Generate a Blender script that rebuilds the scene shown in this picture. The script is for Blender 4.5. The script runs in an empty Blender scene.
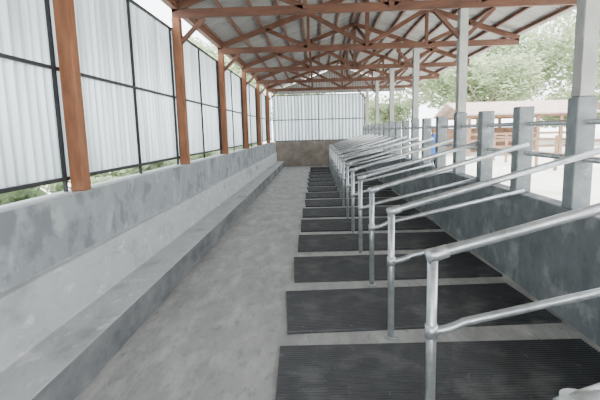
import bpy, bmesh, math, random
import numpy as np
from mathutils import Vector, Matrix
random.seed(7)
scene=bpy.context.scene
H=1.64
# ---------------------------------------------------------------- materials
def new_mat(name):
    m=bpy.data.materials.new(name); m.use_nodes=True
    nt=m.node_tree; b=nt.nodes['Principled BSDF']
    return m,nt,b
def noise_mat(name,c1,c2,scale=3,rough=.8,metal=0,bump=.15,bscale=60,stretch=(1,1,1),c3=None,s3=1.0,t3=(.5,.65),detail=8,spec=.4,c4=None,s4=8,t4=(.55,.62)):
    m,nt,b=new_mat(name); N=nt.nodes; L=nt.links
    tc=N.new('ShaderNodeTexCoord'); mp=N.new('ShaderNodeMapping'); mp.inputs['Scale'].default_value=stretch
    L.new(tc.outputs['Object'],mp.inputs[0])
    n=N.new('ShaderNodeTexNoise'); n.inputs['Scale'].default_value=scale; n.inputs['Detail'].default_value=detail; n.inputs['Roughness'].default_value=.65
    L.new(mp.outputs[0],n.inputs['Vector'])
    r=N.new('ShaderNodeValToRGB'); r.color_ramp.elements[0].position=.33; r.color_ramp.elements[1].position=.68
    r.color_ramp.elements[0].color=(*c1,1); r.color_ramp.elements[1].color=(*c2,1)
    L.new(n.outputs['Fac'],r.inputs[0]); col=r.outputs[0]
    for c,s_,t in ((c3,s3,t3),(c4,s4,t4)):
        if not c: continue
        n3=N.new('ShaderNodeTexNoise'); n3.inputs['Scale'].default_value=s_; n3.inputs['Detail'].default_value=6; n3.inputs['Roughness'].default_value=.6
        L.new(mp.outputs[0],n3.inputs['Vector'])
        r3=N.new('ShaderNodeValToRGB'); r3.color_ramp.elements[0].position=t[0]; r3.color_ramp.elements[1].position=t[1]
        L.new(n3.outputs['Fac'],r3.inputs[0])
        mx=N.new('ShaderNodeMixRGB'); L.new(r3.outputs[0],mx.inputs[0]); L.new(col,mx.inputs[1]); mx.inputs[2].default_value=(*c,1)
        col=mx.outputs[0]
    L.new(col,b.inputs['Base Color'])
    b.inputs['Roughness'].default_value=rough; b.inputs['Metallic'].default_value=metal
    b.inputs['Specular IOR Level'].default_value=spec
    nb=N.new('ShaderNodeTexNoise'); nb.inputs['Scale'].default_value=bscale; nb.inputs['Detail'].default_value=4
    L.new(mp.outputs[0],nb.inputs['Vector'])
    bp=N.new('ShaderNodeBump'); bp.inputs['Strength'].default_value=bump; bp.inputs['Distance'].default_value=.01
    L.new(nb.outputs['Fac'],bp.inputs['Height']); L.new(bp.outputs[0],b.inputs['Normal'])
    return m
M_floor=noise_mat('floor_concrete',(.25,.248,.238),(.37,.367,.35),scale=1.6,rough=.55,bump=.6,bscale=22,stretch=(1.6,.6,1),c3=(.48,.475,.455),s3=3.5,t3=(.46,.74),spec=.45,c4=(.21,.21,.20),s4=9,t4=(.54,.76))
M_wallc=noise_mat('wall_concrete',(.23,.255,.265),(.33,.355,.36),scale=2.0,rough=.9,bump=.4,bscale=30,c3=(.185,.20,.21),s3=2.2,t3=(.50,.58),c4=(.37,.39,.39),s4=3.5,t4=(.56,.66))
M_step=noise_mat('step_concrete',(.38,.40,.40),(.54,.555,.55),scale=2.5,rough=.9,bump=.4,bscale=30,stretch=(1,.5,1),c3=(.28,.295,.295),s3=2.5,t3=(.5,.68),c4=(.58,.59,.58),s4=8,t4=(.58,.68))
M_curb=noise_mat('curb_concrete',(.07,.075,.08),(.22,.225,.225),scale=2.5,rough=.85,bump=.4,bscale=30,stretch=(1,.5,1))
M_post=noise_mat('post_concrete',(.36,.36,.33),(.50,.495,.46),scale=4,rough=.9,bump=.4,bscale=40)
M_pillar=noise_mat('pillar_concrete',(.18,.20,.21),(.31,.33,.335),scale=5,rough=.9,bump=.5,bscale=40,c3=(.40,.415,.41),s3=7,t3=(.56,.7))
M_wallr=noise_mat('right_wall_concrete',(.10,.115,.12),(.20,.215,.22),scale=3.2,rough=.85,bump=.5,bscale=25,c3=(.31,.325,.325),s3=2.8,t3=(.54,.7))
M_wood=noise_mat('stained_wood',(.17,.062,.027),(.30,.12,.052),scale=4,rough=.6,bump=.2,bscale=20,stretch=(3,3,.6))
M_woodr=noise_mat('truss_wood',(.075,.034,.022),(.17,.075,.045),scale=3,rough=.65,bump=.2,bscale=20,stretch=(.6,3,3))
M_rubber=noise_mat('black_rubber',(.012,.013,.015),(.032,.033,.036),scale=5,rough=.42,bump=.2,bscale=60,c3=(.11,.11,.105),s3=2.6,t3=(.52,.8),spec=.5,c4=(.13,.13,.125),s4=14,t4=(.62,.8))
M_pipe=noise_mat('galvanized_steel',(.38,.40,.41),(.62,.64,.65),scale=14,rough=.36,metal=.7,bump=.05,bscale=80)
M_black=noise_mat('black_painted_steel',(.012,.013,.015),(.03,.03,.032),scale=8,rough=.5,bump=.05)
M_roof=noise_mat('roof_sheet_metal',(.26,.255,.25),(.40,.395,.385),scale=1.2,rough=.42,metal=.35,bump=.05,stretch=(.4,2,1),c3=(.21,.175,.15),s3=1.5,t3=(.55,.8))
M_end=noise_mat('end_wall_brown',(.17,.14,.115),(.31,.27,.23),scale=2,rough=.9)
M_ground=noise_mat('pale_earth',(.56,.54,.50),(.72,.70,.65),scale=.5,rough=.95,bump=.4,c3=(.42,.44,.33),s3=.25,t3=(.5,.65))
M_bark=noise_mat('bark',(.14,.11,.08),(.25,.21,.17),scale=6,rough=.95)
M_tile=noise_mat('shed_roof',(.33,.24,.20),(.48,.38,.33),scale=2,rough=.8)
M_plank=noise_mat('shed_planks',(.18,.10,.065),(.34,.22,.15),scale=3,rough=.85)
M_plaster=noise_mat('plaster',(.6,.58,.52),(.72,.70,.65),scale=2,rough=.9)
M_blue=noise_mat('blue_cloth',(.02,.08,.32),(.05,.14,.48),scale=6,rough=.9)
M_trouser=noise_mat('dark_cloth',(.03,.035,.05),(.06,.065,.08),scale=6,rough=.9)
M_skin=noise_mat('skin',(.33,.18,.11),(.4,.23,.15),scale=6,rough=.6,bump=.02)
M_hair=noise_mat('hair',(.01,.009,.008),(.03,.025,.02),scale=20,rough=.6)
def sheet_mat(name,c1,c2,tr,stretch=(1,1.2,.6),rough=.4,metal=0,sc=1.3,axis=None,pit=.1,rib_shade=(.26,.30,.32)):
    m,nt,b=new_mat(name); N=nt.nodes;L=nt.links
    tc=N.new('ShaderNodeTexCoord'); n=N.new('ShaderNodeTexNoise'); n.inputs['Scale'].default_value=sc;n.inputs['Detail'].default_value=7
    mp=N.new('ShaderNodeMapping'); mp.inputs['Scale'].default_value=stretch
    L.new(tc.outputs['Object'],mp.inputs[0]);L.new(mp.outputs[0],n.inputs['Vector'])
    r=N.new('ShaderNodeValToRGB'); r.color_ramp.elements[0].position=.35;r.color_ramp.elements[1].position=.65
    r.color_ramp.elements[0].color=(*c1,1);r.color_ramp.elements[1].color=(*c2,1);L.new(n.outputs['Fac'],r.inputs[0])
    col=r.outputs[0]
    if axis is not None:   # valley shade painted into the colour so the corrugation ribs show
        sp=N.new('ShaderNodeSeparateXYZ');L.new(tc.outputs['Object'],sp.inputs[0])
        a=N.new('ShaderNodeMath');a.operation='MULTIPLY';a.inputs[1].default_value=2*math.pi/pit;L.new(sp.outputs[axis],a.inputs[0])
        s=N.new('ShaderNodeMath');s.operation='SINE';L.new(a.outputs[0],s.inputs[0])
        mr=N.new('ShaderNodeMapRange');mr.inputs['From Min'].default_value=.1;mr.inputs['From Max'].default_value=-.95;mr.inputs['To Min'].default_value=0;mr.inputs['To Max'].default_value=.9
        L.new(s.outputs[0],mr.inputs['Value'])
        mx=N.new('ShaderNodeMixRGB');mx.blend_type='MULTIPLY';L.new(mr.outputs[0],mx.inputs[0]);L.new(col,mx.inputs[1]);mx.inputs[2].default_value=(*rib_shade,1);col=mx.outputs[0]
    L.new(col,b.inputs['Base Color']); b.inputs['Roughness'].default_value=rough;b.inputs['Metallic'].default_value=metal
    t=N.new('ShaderNodeBsdfTranslucent'); L.new(col,t.inputs[0])
    mx=N.new('ShaderNodeMixShader'); mx.inputs[0].default_value=tr
    L.new(b.outputs[0],mx.inputs[1]);L.new(t.outputs[0],mx.inputs[2]);L.new(mx.outputs[0],N['Material Output'].inputs[0])
    return m
PIT=.12;PITF=.16
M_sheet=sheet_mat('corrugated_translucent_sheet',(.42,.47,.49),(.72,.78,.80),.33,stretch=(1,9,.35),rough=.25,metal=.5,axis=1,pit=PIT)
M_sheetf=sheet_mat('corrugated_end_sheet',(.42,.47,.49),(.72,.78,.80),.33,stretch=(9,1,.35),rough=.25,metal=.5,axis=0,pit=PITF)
M_leaf=sheet_mat('leaves',(.27,.35,.19),(.50,.56,.37),.45)  # leaf colour paled to stand in for haze over the trees
# ---------------------------------------------------------------- mesh helpers
class B:
    def __init__(s): s.bm=bmesh.new(); s.mats=[]
    def mi(s,m):
        if m not in s.mats:s.mats.append(m)
        return s.mats.index(m)
    def face(s,vs,m,smooth=False):
        try:
            f=s.bm.faces.new(vs)
        except ValueError: return
        f.material_index=s.mi(m); f.smooth=smooth
    def box(s,lo,hi,m,bev=0):
        x0,y0,z0=lo;x1,y1,z1=hi
        v=[s.bm.verts.new(p) for p in [(x0,y0,z0),(x1,y0,z0),(x1,y1,z0),(x0,y1,z0),(x0,y0,z1),(x1,y0,z1),(x1,y1,z1),(x0,y1,z1)]]
        fs=[]
        for q in [(3,2,1,0),(4,5,6,7),(0,1,5,4),(1,2,6,5),(2,3,7,6),(3,0,4,7)]:
            f=s.bm.faces.new([v[i] for i in q]); f.material_index=s.mi(m); fs.append(f)
        if bev:
            es=list({e for f in fs for e in f.edges})
            bmesh.ops.bevel(s.bm,geom=es,offset=bev,segments=1,affect='EDGES',profile=.5)
    def beam(s,p0,p1,w,h,m,up=(0,0,1)):
        p0=Vector(p0);p1=Vector(p1);d=(p1-p0).normalized();u=Vector(up)
        if abs(d.dot(u))>.98:u=Vector((0,1,0))
        side=d.cross(u).normalized();u=side.cross(d)
        v=[]
        for p in (p0,p1):
            for a,b in ((-1,-1),(1,-1),(1,1),(-1,1)): v.append(s.bm.verts.new(p+side*a*w/2+u*b*h/2))
        for q in [(0,1,2,3),(7,6,5,4),(1,0,4,5),(2,1,5,6),(3,2,6,7),(0,3,7,4)]: s.face([v[i] for i in q],m)
    def tube(s,pts,r,m,n=14,caps=True):
        pts=[Vector(p) for p in pts];rings=[]
        ref=None
        for i,p in enumerate(pts):
            d=(pts[min(i+1,len(pts)-1)]-pts[max(i-1,0)]).normalized()
            if ref is None:
                ref=Vector((0,1,0)) if abs(d.y)<.9 else Vector((1,0,0))
            a=(ref-d*ref.dot(d)).normalized();b=d.cross(a);ref=a
            rings.append([s.bm.verts.new(p+(a*math.cos(t)+b*math.sin(t))*r) for t in [2*math.pi*k/n for k in range(n)]])
        for i in range(len(rings)-1):
            for k in range(n): s.face([rings[i][k],rings[i][(k+1)%n],rings[i+1][(k+1)%n],rings[i+1][k]],m,True)
        if caps: s.face(rings[0][::-1],m); s.face(rings[-1],m)
    def extrude_y(s,prof,y0,y1,mlist,seg=1):
        rows=[]
        for j in range(seg+1):
            y=y0+(y1-y0)*j/seg
            rows.append([s.bm.verts.new((x,y,z)) for x,z in prof])
        n=len(prof)
        for j in range(seg):
            for i in range(n): s.face([rows[j][i],rows[j][(i+1)%n],rows[j+1][(i+1)%n],rows[j+1][i]],mlist[i])
        s.face(rows[0][::-1],mlist[0]);s.face(rows[-1],mlist[0])
    def obj(s,name,loc=(0,0,0)):
        bmesh.ops.recalc_face_normals(s.bm,faces=s.bm.faces[:])
        me=bpy.data.meshes.new(name);s.bm.to_mesh(me);s.bm.free()
        for m in s.mats:me.materials.append(m)
        o=bpy.data.objects.new(name,me);o.location=loc;scene.collection.objects.link(o);return o
Y0,Y1=-3.0,21.8
# ---------------------------------------------------------------- floor & ground
b=B();b.box((-1.56,Y0,-.15),(2.08,Y1,0),M_floor);b.obj('floor')
b=B();b.box((-60,-30,-.4),(80,110,-.16),M_ground);b.obj('ground')
b=B();b.box((2.27,Y0,-.155),(4.6,Y1+1,-.02),M_ground);b.obj('outer_walkway')
# ---------------------------------------------------------------- left wall with stepped feed curb
b=B()
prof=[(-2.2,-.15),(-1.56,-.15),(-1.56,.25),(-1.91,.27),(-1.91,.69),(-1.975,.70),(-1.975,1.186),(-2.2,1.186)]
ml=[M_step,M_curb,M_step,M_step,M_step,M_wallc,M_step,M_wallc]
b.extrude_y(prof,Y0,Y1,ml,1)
wl=b.obj('wall_left')
bv=wl.modifiers.new('bev','BEVEL');bv.width=.012;bv.segments=2;bv.limit_method='ANGLE'
# ---------------------------------------------------------------- right wall
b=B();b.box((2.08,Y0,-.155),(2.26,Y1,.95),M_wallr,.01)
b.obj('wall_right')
# ---------------------------------------------------------------- left wooden posts and translucent panels
SL=3.157;YL=3.82;ks=range(-2,6)
postY=[YL+k*SL for k in ks]
for y in postY:
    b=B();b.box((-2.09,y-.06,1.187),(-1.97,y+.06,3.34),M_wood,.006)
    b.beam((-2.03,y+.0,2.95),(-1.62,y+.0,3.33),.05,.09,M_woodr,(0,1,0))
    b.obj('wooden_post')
edges=[y for y in postY]+[Y1]
def wave(t):
    return math.sin(t)+.12*math.sin(3*t)
for i in range(len(edges)-1):
    a,c=edges[i],edges[i+1]
    if c-a<.3: continue
    b=B()
    n=int((c-a)/PIT*12)
    prev=None
    for j in range(n+1):
        y=a+(c-a)*j/n; x=-2.168+.026*wave(2*math.pi*(y/PIT))
        cur=[b.bm.verts.new((x,y,z)) for z in (1.28,3.2)]
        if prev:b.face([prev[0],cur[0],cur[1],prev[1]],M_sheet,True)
        prev=cur
    for z,t in ((1.295,.03),(2.2,.026),(3.19,.03)): b.box((-2.135,a,z-t/2),(-2.105,c,z+t/2),M_black)
    for y in (a+.08,(a+c)/2,c-.08): b.box((-2.135,y-.012,1.188),(-2.106,y+.012,3.2),M_black)
    b.obj('corrugated_wall_panel')
# ---------------------------------------------------------------- far wall
b=B();b.box((-1.975,Y1+.01,-.15),(2.3,Y1+.15,1.2),M_end,.01)
b.obj('wall_far')
b=B();prev=None;n=int(4.35/PITF*12)
for j in range(n+1):
    x=-2.05+4.35*j/n;y=Y1+.13-.026*wave(2*math.pi*x/PITF)
    cur=[b.bm.verts.new((x,y,z)) for z in (1.2,3.36)]
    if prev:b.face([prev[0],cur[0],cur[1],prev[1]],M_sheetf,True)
    prev=cur
for z in (1.22,2.2,3.34): b.box((-2.05,Y1+.05,z-.02),(2.3,Y1+.085,z+.02),M_black)
for x in (-2.03,.12,2.28): b.box((x-.02,Y1+.05,1.2),(x+.02,Y1+.085,3.34),M_black)
b.obj('corrugated_wall_panel')
# ---------------------------------------------------------------- right concrete posts & pillars
postsR=[YL+.03+k*SL for k in ks]
for y in postsR:
    b=B();b.box((2.085,y-.08,.95),(2.24,y+.08,1.86),M_pillar,.008)
    b.box((2.10,y-.065,1.86),(2.225,y+.065,3.34),M_post,.008)
    b.beam((2.16,y,2.9),(1.75,y,3.33),.05,.09,M_woodr,(0,1,0))
    b.beam((2.16,y,2.9),(2.6,y,3.33),.05,.09,M_woodr,(0,1,0))
    b.obj('concrete_post')
    for q in (1,2):
        yy=y+q*SL/3
        if yy<Y1-.2:
            b=B();b.box((2.085,yy-.08,.95),(2.24,yy+.08,1.84),M_pillar,.008);b.obj('concrete_pillar')
b=B()
for z in (1.66,1.36): b.tube([(2.18,Y0,z),(2.18,Y1,z)],.024,M_pipe)
b.obj('pipe_railing')
# ---------------------------------------------------------------- trusses
EX=4.3;PX=1.12;ZE=3.40;PZ=4.56
trY=postY
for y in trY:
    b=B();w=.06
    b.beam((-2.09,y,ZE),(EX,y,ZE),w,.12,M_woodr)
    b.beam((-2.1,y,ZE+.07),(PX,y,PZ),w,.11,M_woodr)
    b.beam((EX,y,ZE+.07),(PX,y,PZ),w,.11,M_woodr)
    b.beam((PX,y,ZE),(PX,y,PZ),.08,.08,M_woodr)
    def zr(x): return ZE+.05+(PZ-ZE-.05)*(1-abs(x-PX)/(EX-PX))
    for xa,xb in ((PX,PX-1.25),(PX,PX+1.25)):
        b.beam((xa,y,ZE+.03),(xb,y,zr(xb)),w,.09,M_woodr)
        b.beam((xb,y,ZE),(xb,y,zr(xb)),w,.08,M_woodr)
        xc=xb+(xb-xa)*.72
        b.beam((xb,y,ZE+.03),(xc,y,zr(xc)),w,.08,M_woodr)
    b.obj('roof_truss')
b=B()
for sgn in (-1,1):
    for t in np.linspace(.02,.97,8):
        x=PX+sgn*(EX-PX)*(1-t)
        z=ZE+.07+(PZ-ZE-.07)*t+.09
        b.box((x-.025,-4.2,z-.03),(x+.025,Y1+.6,z+.03),M_woodr)
b.box((-2.09,-4,3.46),(-2.0,Y1+.3,3.56),M_woodr)
for y0,y1 in zip(trY[:-1],trY[1:]):
    b.beam((PX+.06,y0,ZE+.05),(PX+.06,y1,PZ-.1),.05,.08,M_woodr)
b.obj('roof_purlins')
b=B();pitch=.12
ys=np.arange(-4.2,Y1+.7,pitch/6)
rows=[]
for y in ys:
    dz=.022*math.sin(2*math.pi*y/pitch)
    sl=(PZ-ZE-.07)/(EX-PX)
    zr0=PZ+.15+dz
    L_=-2.13;R_=EX+.12
    rows.append([b.bm.verts.new((L_,y,zr0-sl*(PX-L_))),b.bm.verts.new((PX,y,zr0)),b.bm.verts.new((R_,y,zr0-sl*(R_-PX)))])
for r0,r1 in zip(rows[:-1],rows[1:]):
    b.face([r0[0],r1[0],r1[1],r0[1]],M_roof,True);b.face([r0[1],r1[1],r1[2],r0[2]],M_roof,True)
b.obj('ceiling')
b=B();prev=None;n=int(5.9/.12*6)
for j in range(n+1):
    x=-2.0+6.2*j/n;y=Y1+.12+.018*math.sin(2*math.pi*x/.12)
    top=PZ+.05-(PZ-ZE-.05)*abs(x-PX)/(EX-PX)
    cur=[b.bm.verts.new((x,y,z)) for z in (3.40,max(top,3.41))]
    if prev:b.face([prev[0],cur[0],cur[1],prev[1]],M_roof,True)
    prev=cur
b.obj('gable_sheet')
# ---------------------------------------------------------------- stall dividers
S=1.253;SY=2.206;XS=.564
for k in range(-3,15):
    y=SY+k*S
    b=B();r=.026
    b.tube([(XS,y,0),(XS,y,1.035)],r,M_pipe)
    b.tube([(XS,y,1.0),(XS,y,1.045)],r*1.28,M_pipe)
    b.tube([(XS,y,0),(XS,y,.012)],r*2.0,M_pipe)
    b.tube([(XS-.02,y,1.012),(XS+.03,y,1.03),(2.14,y,1.46)],r,M_pipe)
    b.tube([(XS-.03,y,1.005),(XS+.07,y,1.042)],r*1.25,M_pipe)
    pts=[(XS,y,.625)]
    for t in range(1,7):
        u=t/6;pts.append((XS+.16*u,y,.625+.045*u*u))
    pts.append((2.12,y,.985))
    b.tube(pts,r*.85,M_pipe)
    b.tube([(XS,y,.59),(XS,y,.66)],r*1.25,M_pipe)
    b.obj('stall_divider')
# ---------------------------------------------------------------- rubber mats
for k in range(-3,14):
    cy=4.09+k*S
    b=B();Lx=2.30;Wy=.97
    nr=32
    prof=[]
    for i in range(nr):
        y0=-Wy/2+Wy*i/nr;p=Wy/nr
        prof+=[(y0,.012),(y0+p*.2,.025),(y0+p*.6,.025),(y0+p*.8,.012)]
    prof.append((Wy/2,.012))
    va=[b.bm.verts.new((-Lx/2,y,z)) for y,z in prof];vb=[b.bm.verts.new((Lx/2,y,z)) for y,z in prof]
    for i in range(len(prof)-1): b.face([va[i],vb[i],vb[i+1],va[i+1]],M_rubber)
    a0=b.bm.verts.new((-Lx/2,-Wy/2,.001));a1=b.bm.verts.new((Lx/2,-Wy/2,.001));a2=b.bm.verts.new((Lx/2,Wy/2,.001));a3=b.bm.verts.new((-Lx/2,Wy/2,.001))
    b.face([a0,a1,vb[0],va[0]],M_rubber);b.face([a2,a3,va[-1],vb[-1]],M_rubber)
    b.face([a3,a0]+va,M_rubber);b.face([a1,a2]+vb[::-1],M_rubber);b.face([a3,a2,a1,a0],M_rubber)
    ang=2.2 if k<0 else (4.4 if k==0 else 3.0+random.uniform(-1.8,1.5))
    o=b.obj('rubber_mat',(.86+random.uniform(-.02,.01),cy,0))
    o.rotation_euler=(0,0,math.radians(ang))
# ---------------------------------------------------------------- person in blue outside the rail
def person(loc,rotz):
    J={'pel':((0,0,.92),.14),'waist':((0,0,1.05),.125),'chest':((0,.01,1.28),.15),'neckb':((0,0,1.42),.085),'neck':((0,0,1.49),.052),
       'h1':((0,-.02,1.56),.078),'h2':((0,-.02,1.64),.092),'h3':((0,-.005,1.70),.07)}
    E=[('pel','waist'),('waist','chest'),('chest','neckb'),('neckb','neck'),('neck','h1'),('h1','h2'),('h2','h3')]
    for s,n in ((-1,'l'),(1,'r')):
        J['sh'+n]=((.17*s,0,1.37),.062);J['el'+n]=((.23*s,.02,1.10),.045);J['wr'+n]=((.22*s,-.12,.90),.028);J['pm'+n]=((.22*s,-.17,.85),.034)
        E+=[('neckb','sh'+n),('sh'+n,'el'+n),('el'+n,'wr'+n),('wr'+n,'pm'+n)]
        for q in range(4):
            J[f'f{q}{n}']=((.22*s-.03+.02*q,-.21,.80-.004*q),.009);J[f'g{q}{n}']=((.22*s-.03+.02*q,-.205,.765+.003*q),.008)
            E+=[('pm'+n,f'f{q}{n}'),(f'f{q}{n}',f'g{q}{n}')]
        J['th'+n]=((.22*s-.045*s,-.19,.84),.010);E.append(('pm'+n,'th'+n))
        J['hip'+n]=((.09*s,0,.86),.10);J['kn'+n]=((.10*s,-.02,.49),.062);J['an'+n]=((.11*s,.01,.09),.042);J['to'+n]=((.12*s,-.14,.04),.038)
        E+=[('pel','hip'+n),('hip'+n,'kn'+n),('kn'+n,'an'+n),('an'+n,'to'+n)]
    keys=list(J);me=bpy.data.meshes.new('p');me.from_pydata([J[k][0] for k in keys],[(keys.index(a),keys.index(c)) for a,c in E],[])
    o=bpy.data.objects.new('p',me);scene.collection.objects.link(o)
    o.modifiers.new('s','SKIN')
    if not len(me.skin_vertices):
        bpy.context.view_layer.objects.active=o;o.select_set(True)
        bpy.ops.object.mode_set(mode='EDIT');bpy.ops.object.mode_set(mode='OBJECT')
    for i,k in enumerate(keys):
        me.skin_vertices[0].data[i].radius=(J[k][1],J[k][1]*(.75 if k in('waist','chest','pel','neckb') else 1))
    me.skin_vertices[0].data[0].use_root=True
    o.modifiers.new('ss','SUBSURF').levels=2
    dg=bpy.context.evaluated_depsgraph_get();ev=bpy.data.meshes.new_from_object(o.evaluated_get(dg))
    bpy.data.objects.remove(o)
    ev.materials.clear()
    for m in (M_blue,M_trouser,M_skin,M_hair): ev.materials.append(m)
    for p in ev.polygons:
        c=p.center;p.use_smooth=True
        if c.z>1.49: p.material_index=3 if (c.z>1.665 or (c.y>.03 and c.z>1.56)) else 2
        elif c.z<.92 and abs(c.x)<.19 and not(c.y<-.1 and c.z>.5): p.material_index=1
        elif abs(c.x)>.15 and c.z<.98: p.material_index=2
        else: p.material_index=0
    po=bpy.data.objects.new('person',ev);scene.collection.objects.link(po);po.location=loc;po.rotation_euler=(0,0,rotz)
    b=B()
    for s in (-1,1):
        b.tube([(s*.033,-.112,1.625),(s*.033,-.10,1.625)],.009,M_hair,8)
        b.tube([(s*.085,-.0,1.60),(s*.092,.0,1.645)],.012,M_skin,8)
    b.tube([(0,-.10,1.63),(0,-.122,1.60),(0,-.105,1.595)],.010,M_skin,8)
    b.tube([(-.025,-.098,1.567),(0,-.104,1.565),(.025,-.098,1.567)],.006,M_skin,8)
    fo=b.obj('face');fo.parent=po
    return po
person((3.36,13.3,-.018),math.radians(20))
# ---------------------------------------------------------------- outside: trees
def foliage_mesh(seed,h,rad,nleaf,trunk=True):
    rnd=random.Random(seed);b=B()
    if trunk:
        b.tube([(0,0,-.2),(.1,0,h*.3),(-.1,.1,h*.6)],.16,M_bark,8)
        for a in range(5):
            t=a*1.26;b.tube([(0,0,h*.4),(rad*.5*math.cos(t),rad*.5*math.sin(t),h*.65)],.07,M_bark,6)
    blobs=[]
    for i in range(14):
        t=rnd.uniform(0,6.28);rr=rad*.7*math.sqrt(rnd.random())
        z=h*(rnd.uniform(.42,.9) if trunk else rnd.uniform(.2,.8))
        blobs.append((Vector((rr*math.cos(t),rr*math.sin(t),z)),rad*rnd.uniform(.3,.5)))
    for i in range(nleaf):
        c,r=rnd.choice(blobs)
        d=Vector((rnd.gauss(0,1),rnd.gauss(0,1),rnd.gauss(0,1))).normalized()
        p=c+d*r*rnd.uniform(.6,1.05)
        if p.z<.05:p.z=.05
        a=Vector((rnd.gauss(0,1),rnd.gauss(0,1),rnd.gauss(0,.6))).normalized();q=a.orthogonal().normalized()
        s=rnd.uniform(.10,.22)*(1 if trunk else .5)
        vs=[b.bm.verts.new(v) for v in (p-a*s,p+q*s*.5,p+a*s,p-q*s*.5)]
        b.face(vs,M_leaf)
    me=bpy.data.meshes.new('f');b.bm.to_mesh(me);b.bm.free()
    for m in b.mats:me.materials.append(m)
    return me
tm=[foliage_mesh(i,h,r,7500) for i,(h,r) in enumerate([(7,3.0),(9,3.6),(6,3.4)])]
for i,(x,y) in enumerate([(15,42),(21,48),(28,50),(36,48),(26,42),(34,40),(42,40),(14,50),(8,54),(45,54),(20,58),(33,60),(36,32),(44,27),(52,42),(-2,60),(-9,50),(30,56),(38,54)]):
    o=bpy.data.objects.new('tree',tm[i%3]);o.location=(x,y,-.16);o.rotation_euler=(0,0,i*1.3);s=1.15+.25*math.sin(i*2.1);o.scale=(s*1.2,s*1.2,s);scene.collection.objects.link(o)
bmh=foliage_mesh(11,1.5,.75,3500,False)
for i in range(20):
    o=bpy.data.objects.new('shrub',bmh);o.location=(-3.15-.15*(i%3),-1+i*1.25,-.16);o.rotation_euler=(0,0,i);o.scale=(1,1,1+.18*math.sin(i*1.9));scene.collection.objects.link(o)
# ---------------------------------------------------------------- outside: open wooden shed, farmhouse, fence
def gable_roof(b,x0,x1,ym,half,ztop,zlow):
    for s_ in (-1,1):
        v=[(x0,ym,ztop),(x1,ym,ztop),(x1,ym+s_*half,zlow),(x0,ym+s_*half,zlow)]
        lo=[b.bm.verts.new(p) for p in v];hi=[b.bm.verts.new((p[0],p[1],p[2]+.08)) for p in v]
        b.face(lo,M_tile);b.face(hi,M_tile)
        for i in range(4): b.face([lo[i],lo[(i+1)%4],hi[(i+1)%4],hi[i]],M_tile)
b=B()
x0,x1,ya,yb=9.5,16.5,29,35
for x in np.linspace(x0,x1,6):
    b.box((x-.09,ya-.09,-.16),(x+.09,ya+.09,2.3),M_plank);b.box((x-.09,yb-.09,-.16),(x+.09,yb+.09,2.3),M_plank)
    b.beam((x,ya,2.35),(x,(ya+yb)/2,3.1),.08,.12,M_plank,(1,0,0));b.beam((x,yb,2.35),(x,(ya+yb)/2,3.1),.08,.12,M_plank,(1,0,0))
b.beam((x0-.3,ya,2.3),(x1+.3,ya,2.3),.12,.16,M_plank);b.beam((x0-.3,yb,2.3),(x1+.3,yb,2.3),.12,.16,M_plank)
gable_roof(b,x0-.6,x1+.6,(ya+yb)/2,3.6,3.25,2.35)
for z in (.4,.8,1.2): b.beam((x0,ya,z),(x1,ya,z),.04,.14,M_plank)
b.box((x0,yb-.2,-.16),(x1,yb-.1,1.6),M_plank)
b.obj('cattle_shed')
b=B()
b.box((19,26,-.16),(30,31,2.7),M_plaster)
for x in (20.2,23.2,26.2,28.6):
    b.box((x-.05,25.93,.9),(x+1.05,25.995,2.1),M_plank);b.box((x+.05,25.9,1.0),(x+.95,25.935,2.0),M_black)
b.box((21.9,25.92,-.16),(22.8,25.995,2.1),M_plank)
gable_roof(b,18.4,30.6,28.5,3.4,4.2,2.65)
for x in (19,30):
    v=[b.bm.verts.new(p) for p in ((x,26,2.7),(x,31,2.7),(x,28.5,3.9))];b.face(v,M_plaster)
b.obj('farmhouse')
b=B()
for i in range(16):
    y=1+i*1.6
    b.box((9.5,y-.05,-.16),(9.6,y+.05,1.25),M_plank)
for z in (.5,1.1): b.beam((9.55,.8,z),(9.55,25.2,z),.05,.09,M_plank)
b.obj('wooden_fence')
# ---------------------------------------------------------------- light
w=bpy.data.worlds.new('World');scene.world=w;w.use_nodes=True
nt=w.node_tree;bg=nt.nodes['Background'];bg.inputs[0].default_value=(.91,.96,1.0,1);bg.inputs[1].default_value=8.0
sd=bpy.data.lights.new('sun','SUN');sd.energy=11;sd.angle=math.radians(10);sd.color=(1,.97,.92)
so=bpy.data.objects.new('sun',sd);scene.collection.objects.link(so)
d=Vector((-.45,.25,-1)).normalized();so.rotation_euler=d.to_track_quat('-Z','Y').to_euler()
# ---------------------------------------------------------------- camera
f=455.;th,ps,ro=.149,.039,-.025
F=Vector((-math.sin(ps)*math.cos(th),math.cos(ps)*math.cos(th),-math.sin(th)))
R=Vector((math.cos(ps),math.sin(ps),0));U=R.cross(F)
R2=R*math.cos(ro)+U*math.sin(ro);U2=-R*math.sin(ro)+U*math.cos(ro)
cd=bpy.data.cameras.new('camera');cd.sensor_width=36;cd.lens=36*f/600
co=bpy.data.objects.new('camera',cd);scene.collection.objects.link(co)
m=Matrix((R2,U2,-F)).transposed().to_4x4();m.translation=Vector((0,0,H));co.matrix_world=m
cd.clip_start=.05;cd.clip_end=400
scene.camera=co
